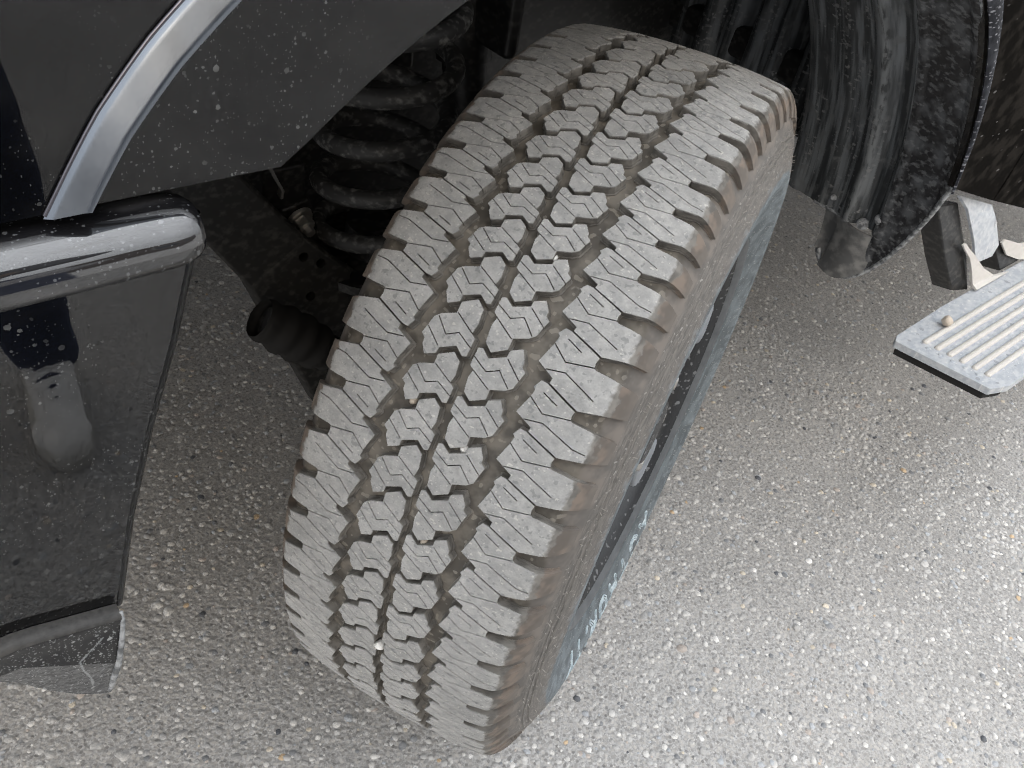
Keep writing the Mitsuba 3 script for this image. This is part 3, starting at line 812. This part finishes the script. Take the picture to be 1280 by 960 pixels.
# lower tongue below the ledge
P3 = []
for q in np.linspace(0, 1, 26):
    row = []
    y = 0.056 - 0.100 * q
    zb = 0.382 + 0.020 * max(0.0, (0.22 - q) / 0.22) ** 2 + (0.38 + 0.552 * np.sin(flap_low(y)) - 0.380) * (y < 0)
    for s in np.linspace(0, 1, 12):
        z = 0.463 * (1 - s) + zb * s
        x = 0.549 + 0.010 * np.cos(q * np.pi * 1.5) + 0.004 * np.sin(s * np.pi) - 0.007 * s
        row.append((x, y - 0.012 * s * (q < 0.3), z))
    P3.append(row)
put('truck__wheel_liner__lower_tongue', sheet(np.array(P3), 0.003), 'tongue_plastic', smooth=60)
lb = [(liner_r(y) * np.cos(0.155) - 0.001, y, 0.38 + liner_r(y) * np.sin(0.155)) for y in np.linspace(0.072, 0.012, 16)]
put('truck__wheel_liner__ledge', tube(lb, 0.0034, 8), 'edge_plastic', smooth=True)
for y, z, r_ in ((-0.012, 0.472, 0.0085), (-0.034, 0.492, 0.0080), (0.044, 0.486, 0.0045)):
    hd = lathe([(0.0, 0.005), (r_ * 0.45, 0.0048), (r_ * 0.5, 0.0030), (r_ * 0.8, 0.0030), (r_, 0.0010), (r_ * 1.05, -0.002)], 20)
    x0 = math.sqrt(0.5545 ** 2 - (z - 0.38) ** 2)
    put('truck__wheel_liner__screw', along(hd, (x0 - 0.002, y, z), (x0 - 1.0, y - 0.15, z + 0.1)), 'edge_plastic', smooth=30)
# folded rubber splash sheet further in
P4 = []
for z in np.linspace(0.52, 0.98, 26):
    row = []
    for y in np.linspace(0.150, 0.455, 60):
        a = np.arcsin(min(1.0, max(0.0, (z - 0.38) / 0.66)))
        fold = 0.014 * np.sin(y * 62 + 3.0 * (z - 0.5)) + 0.008 * np.sin(y * 131 + 7 * z)
        row.append((0.60 - 0.20 * max(0.0, z - 0.72) + fold, y, z))
    P4.append(row)
put('truck__splash_sheet', sheet(np.array(P4), 0.003), 'liner_plastic', smooth=50)

# ------------------------------------------------------------------ side step
sx0, sx1 = 0.0, 2.3
step2d = Polygon([(0.4535, -0.1605), (0.4815, -0.2850), (0.515, -0.2965), (0.62, -0.298), (2.3, -0.298), (2.3, -0.150), (0.60, -0.1500), (0.4680, -0.1545)])
plate = poly_prism(step2d.buffer(-0.003).buffer(0.003), 0.010)
plate.apply_translation((0, 0, 0.388))
put('truck__side_step', plate, 'step_alloy', smooth=30)
und = poly_prism(step2d.buffer(-0.006), 0.012)
und.apply_translation((0, 0, 0.3755))
put('truck__side_step__underside', und, 'dark_rubber', smooth=30)
for k in range(6):
    y = -0.1840 - 0.0168 * k
    xs0 = 0.492 + 0.003 * k
    pr = Manifold.batch_hull([Manifold.sphere(1.0, 28).scale((0.004, 0.0042, 0.0034)).translate((x, y, 0.3982)) for x in (xs0, 2.25)])
    put('truck__side_step__rib', pr, 'rib_alloy', smooth=40)
    if k < 5:
        put('truck__side_step__rivet', along(lathe([(0, 0.0016), (0.002, 0.0014), (0.0032, 0.0)], 10), (0.482 + 0.003 * k, y - 0.009, 0.3978), (0.482, y, 1.0)), 'step_alloy', smooth=40)


def strap(pts, width, t=0.004):
    """a bent flat strap: path of 3-D points, width vector per point"""
    p, w_ = np.asarray(pts, float), np.asarray(width, float)
    w_ = np.broadcast_to(w_, p.shape)
    return sheet(np.stack([p - w_ / 2, p, p + w_ / 2], 1), t)


def wedge(pts, d, r=0.002):
    pts = np.asarray(pts, float)
    return Manifold.batch_hull([Manifold.sphere(r, 8).translate(q.tolist()) for q in np.vstack([pts, pts + d])])


def ribbon(left, right, t=0.003):
    a, b = np.asarray(left, float), np.asarray(right, float)
    f = np.linspace(0, 1, 4 * len(a))
    k = np.linspace(0, 1, len(a))
    a, b = (np.stack([np.interp(f, k, q[:, i]) for i in range(3)], -1) for q in (a, b))
    return sheet(np.stack([a * (1 - w_) + b * w_ for w_ in (0, .33, .66, 1)], 1), t)


put('truck__side_step__bracket', ribbon([(0.577, -0.098, 0.556), (0.607, -0.108, 0.533), (0.655, -0.123, 0.480), (0.682, -0.134, 0.440)],
                                        [(0.694, -0.108, 0.520), (0.717, -0.118, 0.495), (0.751, -0.131, 0.451), (0.740, -0.134, 0.436)], 0.004), 'step_alloy', smooth=35)
put('truck__side_step__bracket', wedge([(0.548, -0.094, 0.542), (0.600, -0.096, 0.537), (0.682, -0.122, 0.439), (0.612, -0.118, 0.455), (0.662, -0.133, 0.398), (0.700, -0.140, 0.392)], (0.01, 0.03, -0.012)), 'black_steel', smooth=25)
put('truck__side_step__bracket', ribbon([(0.620, -0.124, 0.482), (0.635, -0.127, 0.470), (0.656, -0.131, 0.455), (0.676, -0.138, 0.430), (0.690, -0.146, 0.405), (0.690, -0.156, 0.4005)],
                                        [(0.626, -0.124, 0.484), (0.642, -0.127, 0.473), (0.670, -0.132, 0.456), (0.715, -0.140, 0.425), (0.760, -0.148, 0.403), (0.800, -0.156, 0.4005)]), 'rib_alloy', smooth=35)
put('truck__side_step__bracket', wedge([(0.769, -0.128, 0.437), (0.781, -0.126, 0.444), (0.847, -0.139, 0.402), (0.870, -0.143, 0.398), (0.800, -0.143, 0.398)], (0.01, 0.03, -0.012)), 'black_steel', smooth=25)
put('truck__side_step__bracket', ribbon([(0.764, -0.131, 0.451), (0.797, -0.139, 0.424), (0.849, -0.147, 0.405), (0.880, -0.156, 0.4005)],
                                        [(0.772, -0.131, 0.455), (0.830, -0.139, 0.436), (0.960, -0.147, 0.416), (1.020, -0.156, 0.4005)]), 'rib_alloy', smooth=35)

# ------------------------------------------------------------------ suspension
n = 260
t = np.linspace(0, 1, n)
turns = 6.2
phase = 0.4
ctr = np.stack([-0.058 - 0.010 * (1 - t) * 1.4, np.full(n, 0.30), 0.435 + 0.36 * t], -1)
hel = ctr + np.stack([0.071 * np.cos(2 * np.pi * turns * t + phase), 0.071 * np.sin(2 * np.pi * turns * t + phase), 0 * t], -1)
put('truck__coil_spring', tube(hel, 0.0108, 14), 'spring_steel', smooth=True)
put('truck__spring_seat', along(lathe([(0.0, 0.0), (0.095, 0.0), (0.095, 0.012), (0.045, 0.016), (0.040, 0.05), (0.0, 0.05)], 32), (-0.066, 0.30, 0.408), (-0.066, 0.30, 1)), 'black_steel', smooth=30)
put('truck__spring_tower', cat(rbox((0.22, 0.20, 0.03), 0.01, (-0.055, 0.32, 0.815)), rbox((0.20, 0.02, 0.30), 0.008, (-0.055, 0.415, 0.74)), rbox((0.02, 0.18, 0.22), 0.008, (0.085, 0.36, 0.76))), 'black_steel', smooth=30)
put('truck__shock_absorber', cat(tube([(0.10, 0.30, 0.36), (0.085, 0.36, 0.62)], 0.028, 20), tube([(0.085, 0.36, 0.62), (0.075, 0.40, 0.90)], 0.035, 20)), 'black_steel', smooth=40)


def beam(a, b, up, w0, w1, t):
    a, b, up = (np.asarray(q, float) for q in (a, b, up))
    d = (b - a) / np.linalg.norm(b - a)
    s = np.cross(d, up)
    s /= np.linalg.norm(s)
    u = np.cross(s, d)
    pts = []
    for p, w_ in ((a, w0), (b, w1)):
        for i in (-1, 1):
            for j in (-1, 1):
                pts.append(Manifold.sphere(0.005, 8).translate((p + u * i * w_ / 2 + s * j * t / 2).tolist()))
    return Manifold.batch_hull(pts)


arm2 = beam((-0.215, 0.29, 0.455), (-0.105, 0.26, 0.285), (1, 0, 0.6), 0.075, 0.17, 0.04)
for q in ((-0.172, 0.28, 0.432), (-0.150, 0.28, 0.418), (-0.108, 0.27, 0.392), (-0.165, 0.28, 0.375)):
    v_ = np.array(q) - CAM_O
    hole = along(tm(Manifold.cylinder(0.2, 0.0058, 0.0058, 20)), np.array(q) - 0.08 * v_ / np.linalg.norm(v_), np.array(q) + (0.02, 0.09, -0.01))
    hm = Manifold(__import__('manifold3d').Mesh(np.asarray(hole.vertices, np.float32), np.asarray(hole.faces, np.uint32)))
    arm2 = arm2 - hm
put('truck__radius_arm', cat(beam((-0.36, 0.31, 0.665), (-0.215, 0.29, 0.455), (1, 0, 0.6), 0.050, 0.075, 0.035), arm2), 'dusty_steel', smooth=25)
put('truck__tie_rod', tube([(-0.262, 0.214, 0.432), (-0.20, 0.19, 0.385), (-0.13, 0.17, 0.35)], 0.016, 16), 'black_steel', smooth=40)
bz = np.linspace(0, 0.095, 30)
put('truck__tie_rod__rubber_boot', along(lathe(np.stack([0.022 + 0.006 * np.sin(bz / 0.095 * np.pi) + 0.0016 * np.sin(bz / 0.095 * 2 * np.pi * 4), bz], -1)), (-0.268, 0.215, 0.437), (-0.19, 0.19, 0.37)), 'dark_rubber', smooth=40)
put('truck__sway_bar_link', cat(rbox((0.05, 0.012, 0.055), 0.004, (-0.186, 0.315, 0.522)), beam((-0.176, 0.315, 0.50), (-0.145, 0.31, 0.36), (1, 0, 0.3), 0.03, 0.03, 0.012)), 'black_steel', smooth=30)
put('truck__sway_bar_link__bracket', strap([(-0.216, 0.296, 0.572), (-0.206, 0.296, 0.548), (-0.198, 0.298, 0.532), (-0.199, 0.30, 0.522)], (0.002, 0.012, 0.0), 0.003), 'bare_steel', smooth=30)
put('truck__sway_bar_link__washer', along(lathe([(0.0, 0.004), (0.016, 0.004), (0.017, 0.0), (0.0, 0.0)], 24), (-0.174, 0.302, 0.487), (-0.168, 0.25, 0.470)), 'bare_steel', smooth=30)
put('truck__sway_bar_link__nut', along(lathe([(0.0, 0.020), (0.006, 0.020), (0.006, 0.012), (0.0115, 0.011), (0.0115, 0.0), (0.0, 0.0)], 6), (-0.1735, 0.297, 0.4855), (-0.168, 0.25, 0.470)), 'bare_steel', smooth=20)

labels['truck'] = {'label': 'black pickup truck with a dusty front wheel steered outward and chrome arch strip', 'category': 'truck'}

# ------------------------------------------------------------------ pebbles caught in the tread and lying on the step
def pebble(at, size, seed):
    m = trimesh.creation.icosphere(2, 1.0)
    v = np.array(m.vertices)
    v *= (1 + 0.55 * (meshkit.noise(v * 1.3 + seed * 7.1) - 0.5))[:, None]
    return trimesh.Trimesh(v * np.array(size) / 2 + np.array(at), m.faces, process=False)


bsdf('white_stone', base_color=rgb(0.72, 0.71, 0.68), roughness=0.5)
bsdf('tan_stone', base_color=mikit.proc(lambda p, n, uv: mix((0.40, 0.345, 0.28), (0.50, 0.44, 0.37), fbm(p.x * 300, p.y * 300, p.z * 300, 2))), roughness=0.6)
for i, (at, sz, mat, lab) in enumerate((
        ((-0.3476, -0.1560, 0.3798), 0.0095, 'white_stone', 'white pebble in the centre groove near the bottom of the tyre tread'),
        ((-0.2981, -0.1037, 0.5914), 0.0075, 'tan_stone', 'small tan pebble wedged between two tread blocks left of the centre groove'),
        ((-0.1916, -0.1118, 0.6882), 0.0060, 'white_stone', 'white pebble wedged in the tread highest up the tyre, right of the centre groove'),
        ((-0.2862, -0.1521, 0.5777), 0.0065, 'white_stone', 'small white pebble between two tread blocks just right of the centre groove'),
        ((-0.3198, -0.1613, 0.5052), 0.0058, 'tan_stone', 'tiny pale tan pebble between the lower right centre tread blocks'))):
    key = put('pebble', pebble(at, (sz, sz * 0.85, sz * 0.8), i), mat, smooth=True, label=lab, category='pebble', group='pebbles caught in the tread')
put('pebble', pebble((0.5560, -0.178, 0.4065), (0.017, 0.015, 0.014), 9), 'tan_stone', smooth=True, label='round tan pebble lying on the ribbed side step', category='pebble')

# ------------------------------------------------------------------ the photographer, seen mirrored in the bumper panel
bsdf('skin', base_color=rgb(0.45, 0.30, 0.22), roughness=0.5)
bsdf('denim', base_color=mikit.proc(lambda p, n, uv: mix((0.018, 0.028, 0.062), (0.040, 0.056, 0.105), fbm(p.x * 60, p.y * 60, p.z * 40, 4))), roughness=0.85)
bsdf('jacket_cloth', base_color=rgb(0.035, 0.037, 0.042), roughness=0.85)
bsdf('shoe_suede', base_color=mikit.proc(lambda p, n, uv: mix((0.70, 0.69, 0.67), (0.86, 0.85, 0.83), fbm(p.x * 60, p.y * 60, p.z * 60, 3))), roughness=0.8)
bsdf('shoe_sole', base_color=rgb(0.50, 0.49, 0.46), roughness=0.7)
bsdf('hair', base_color=rgb(0.035, 0.025, 0.018), roughness=0.6)


def bones(bs, length=0.02, rounds=12):
    """bs: ((p, r), (q, r)) pairs -> one smooth surface"""
    m = Manifold.batch_boolean([Manifold.batch_hull([Manifold.sphere(r, 16).translate(list(map(float, p))) for p, r in b]) for b in bs], __import__('manifold3d').OpType.Add)
    t_ = tm(m.refine_to_length(length))
    t_.merge_vertices()
    trimesh.smoothing.filter_taubin(t_, 0.5, 0.53, iterations=rounds)
    return t_


J = dict(pel=(-0.57, -1.09, 0.95), che=(-0.57, -0.98, 1.29), nec=(-0.57, -0.92, 1.47), hea=(-0.57, -0.87, 1.61), hipR=(-0.48, -1.07, 0.90), hipL=(-0.66, -1.07, 0.90), kneR=(-0.440, -0.845, 0.50),
         kneL=(-0.70, -0.87, 0.50), ankR=(-0.405, -0.935, 0.10), ankL=(-0.73, -0.97, 0.10), shoR=(-0.40, -0.96, 1.40), shoL=(-0.74, -0.96, 1.40), elbR=(-0.38, -0.80, 1.15), elbL=(-0.77, -0.80, 1.15),
         wriR=(-0.505, -0.625, 1.035), wriL=(-0.665, -0.625, 1.035))
body = [((J['pel'], .115), (J['hipR'], .09), (J['hipL'], .09)), ((J['pel'], .115), ((-0.57, -1.04, 1.15), .108)), (((-0.57, -1.04, 1.15), .108), (J['che'], .115), (J['shoR'], .058), (J['shoL'], .058)),
        ((J['che'], .085), (J['nec'], .058)), ((J['nec'], .054), (J['hea'], .062)), ((J['hea'], .078), ((-0.57, -0.905, 1.655), .088)), (((-0.57, -0.845, 1.60), .058), ((-0.57, -0.825, 1.555), .038), ((-0.57, -0.84, 1.67), .055)),
        (((-0.57, -0.785, 1.625), .009), ((-0.57, -0.772, 1.600), .012)), (((-0.655, -0.89, 1.63), .012), ((-0.652, -0.885, 1.60), .010)), (((-0.485, -0.89, 1.63), .012), ((-0.488, -0.885, 1.60), .010))]
for sd in 'RL':
    body += [((J['hip' + sd], .085), (J['kne' + sd], .050)), ((J['kne' + sd], .050), (np.add(J['kne' + sd], (0, -0.02, -0.13)), .044)), ((np.add(J['kne' + sd], (0, -0.02, -0.13)), .044), (J['ank' + sd], .030)),
             ((J['sho' + sd], .056), (J['elb' + sd], .042)), ((J['elb' + sd], .042), (J['wri' + sd], .028)), ((np.add(J['ank' + sd], (0, 0, -0.01)), .026), (np.add(J['ank' + sd], (0, 0.09, -0.072)), .014))]
    sg = -1 if sd == 'R' else 1
    w0 = np.array(J['wri' + sd])
    pal = w0 + (sg * 0.012, 0.058, 0.005)
    body += [((w0, .026), (pal + (0, 0, 0.022), .015), (pal + (0, 0, -0.026), .014))]
    for k, L in enumerate((0.060, 0.068, 0.063, 0.048)):
        a0 = pal + (0, 0.004, 0.026 - 0.017 * k)
        a1 = a0 + (sg * -0.012 * -1, L * 0.55, 0.0)
        a2 = a1 + (sg * -0.026, L * 0.30, -0.003)
        body += [((a0, .0088), (a1, .0080)), ((a1, .0080), (a2, .0068))]
    th0 = w0 + (sg * -0.010, 0.030, -0.020)
    th1 = th0 + (sg * -0.012, 0.034, 0.006)
    body += [((th0, .012), (th1, .0098)), ((th1, .0098), (th1 + (sg * -0.006, 0.022, 0.018), .0078))]
put('person', bones(body, 0.016, 8), 'skin', smooth=True, label='photographer in dark blue jeans and grey lace-up shoes, mirrored in the black bumper', category='person')
legs = [((np.add(J['pel'], (0, 0, 0.03)), .132), (J['hipR'], .118), (J['hipL'], .118))]
for sd in 'RL':
    legs += [((J['hip' + sd], .112), (J['kne' + sd], .068)), ((J['kne' + sd], .068), (np.add(J['ank' + sd], (0, 0.006, 0.0)), .050))]
jm = bones(legs, 0.02, 6)
jv = np.array(jm.vertices)
jv[:, 2] = np.maximum(jv[:, 2], 0.062)
jv += 0.010 * (meshkit.noise(jv * [22, 22, 14])[:, None] - 0.5) * np.array(jm.vertex_normals)
put('person__jeans', trimesh.Trimesh(jv, jm.faces, process=False), 'denim', smooth=True)
top_b = [((np.add(J['pel'], (0, 0, 0.06)), .134), ((-0.57, -1.04, 1.15), .124)), (((-0.57, -1.04, 1.15), .124), (J['che'], .130), (J['shoR'], .072), (J['shoL'], .072)), ((J['che'], .09), (np.add(J['nec'], (0, 0, -0.03)), .070))]
for sd in 'RL':
    top_b += [((J['sho' + sd], .072), (J['elb' + sd], .056)), ((J['elb' + sd], .056), (np.add(np.multiply(J['wri' + sd], 0.85), np.multiply(J['elb' + sd], 0.15)), .042))]
put('person__jacket', bones(top_b, 0.02, 6), 'jacket_cloth', smooth=True)
put('person__hair', bones([(((-0.57, -0.925, 1.675), .088), ((-0.57, -0.90, 1.70), .080)), (((-0.57, -0.945, 1.60), .070), ((-0.57, -0.925, 1.675), .088))], 0.012, 4), 'hair', smooth=True)
for sd, dx in (('R', -0.022), ('L', -0.03)):
    a = np.array(J['ank' + sd])
    toe = np.array([a[0] + dx, a[1] + 0.150, 0.044])
    mid = (a + toe) / 2
    sh_ = bones([((a + (0, -0.030, -0.020), .036), (a + (0, -0.040, -0.052), .034)), ((a + (0, 0, -0.005), .037), (mid + (0, 0, -0.006), .033)), ((mid + (0, 0, -0.006), .034), (toe + (0, 0, -0.008), .030)),
                 ((toe + (0.008, -0.02, -0.012), .031), (toe + (-0.008, -0.03, -0.012), .032)), ((a + (0, -0.042, -0.058), .032), (toe + (0, 0, -0.012), .029))], 0.008, 4)
    v = np.array(sh_.vertices)
    v[:, 2] = np.maximum(v[:, 2], 0.012)
    k_ = put('person__shoe', trimesh.Trimesh(v, sh_.faces, process=False), 'shoe_suede', smooth=True)
    so = unary_union([Polygon(np.vstack([np.array(p_)[:2] + r_ * np.stack([np.cos(np.arange(24) / 24 * 6.2832), np.sin(np.arange(24) / 24 * 6.2832)], -1) for p_, r_ in pr])).convex_hull for pr in (((a + (0, -0.045, 0), 0.034), (a, 0.033)), ((a, 0.033), (toe + (0, -0.035, 0), 0.041)), ((toe + (0, -0.035, 0), 0.041), (toe + (0, 0.004, 0), 0.031)))])
    so = so.convex_hull.buffer(-0.002)
    sm = poly_prism(so, 0.022)
    sm.apply_translation((0, 0, 0.002))
    put(k_ + '__sole', sm, 'shoe_sole', smooth=30)
    for q in range(5):
        c_ = a * (1 - (0.25 + 0.11 * q)) + toe * (0.25 + 0.11 * q) + (0, 0, 0.044 - 0.003 * q)
        put(k_ + '__lace', tube([c_ + (-0.018, 0, -0.018), c_ + (0, 0.004, -0.007), c_ + (0.018, 0, -0.018)], 0.0030, 8), 'denim', smooth=True)
fr = np.cross(CAM_D, CAM_F)
cb = frame(cat(rbox((0.105, 0.062, 0.024), 0.006), along(lathe([(0, 0.016), (0.022, 0.016), (0.024, 0.0)], 32), (0.012, 0, 0.010), (0.012, 0, 1))), np.cross(CAM_D, CAM_F), CAM_D, CAM_F, CAM_O - 0.034 * CAM_F)
put('compact_camera', cb, 'black_steel', smooth=30, label='small black compact camera held in both hands by the photographer', category='camera')

# ------------------------------------------------------------------ the low building across the lot, mirrored in the bumper's rolled edge
bsdf('facade', base_color=mikit.proc(lambda p, n, uv: mix((0.085, 0.070, 0.060), (0.13, 0.105, 0.090), fbm(p.x * 3, p.y * 3, p.z * 14, 4))), roughness=0.8)
bsdf('window_glass', base_color=rgb(0.02, 0.025, 0.03), roughness=0.08, specular=0.6)
bsdf('window_frame', base_color=rgb(0.35, 0.34, 0.32), roughness=0.5)
put('low_building__wall', rbox((34, 5, 2.9), 0.05, (0, -13.5, 1.45)), 'facade', smooth=30)
put('low_building__roof_edge', rbox((34.6, 5.6, 0.22), 0.03, (0, -13.5, 3.02)), 'window_frame', smooth=30)
for k in range(9):
    x_ = -14 + 3.5 * k
    put('low_building__window', rbox((1.7, 0.08, 1.3), 0.02, (x_, -10.98, 1.55)), 'window_frame', smooth=30)
    put('low_building__window' + (f'_{k:03d}' if k else '') + '__pane', rbox((1.5, 0.04, 1.1), 0.005, (x_, -10.93, 1.55)), 'window_glass', smooth=30)
labels['low_building'] = {'label': 'low brown building with a row of windows across the lot', 'category': 'building'}
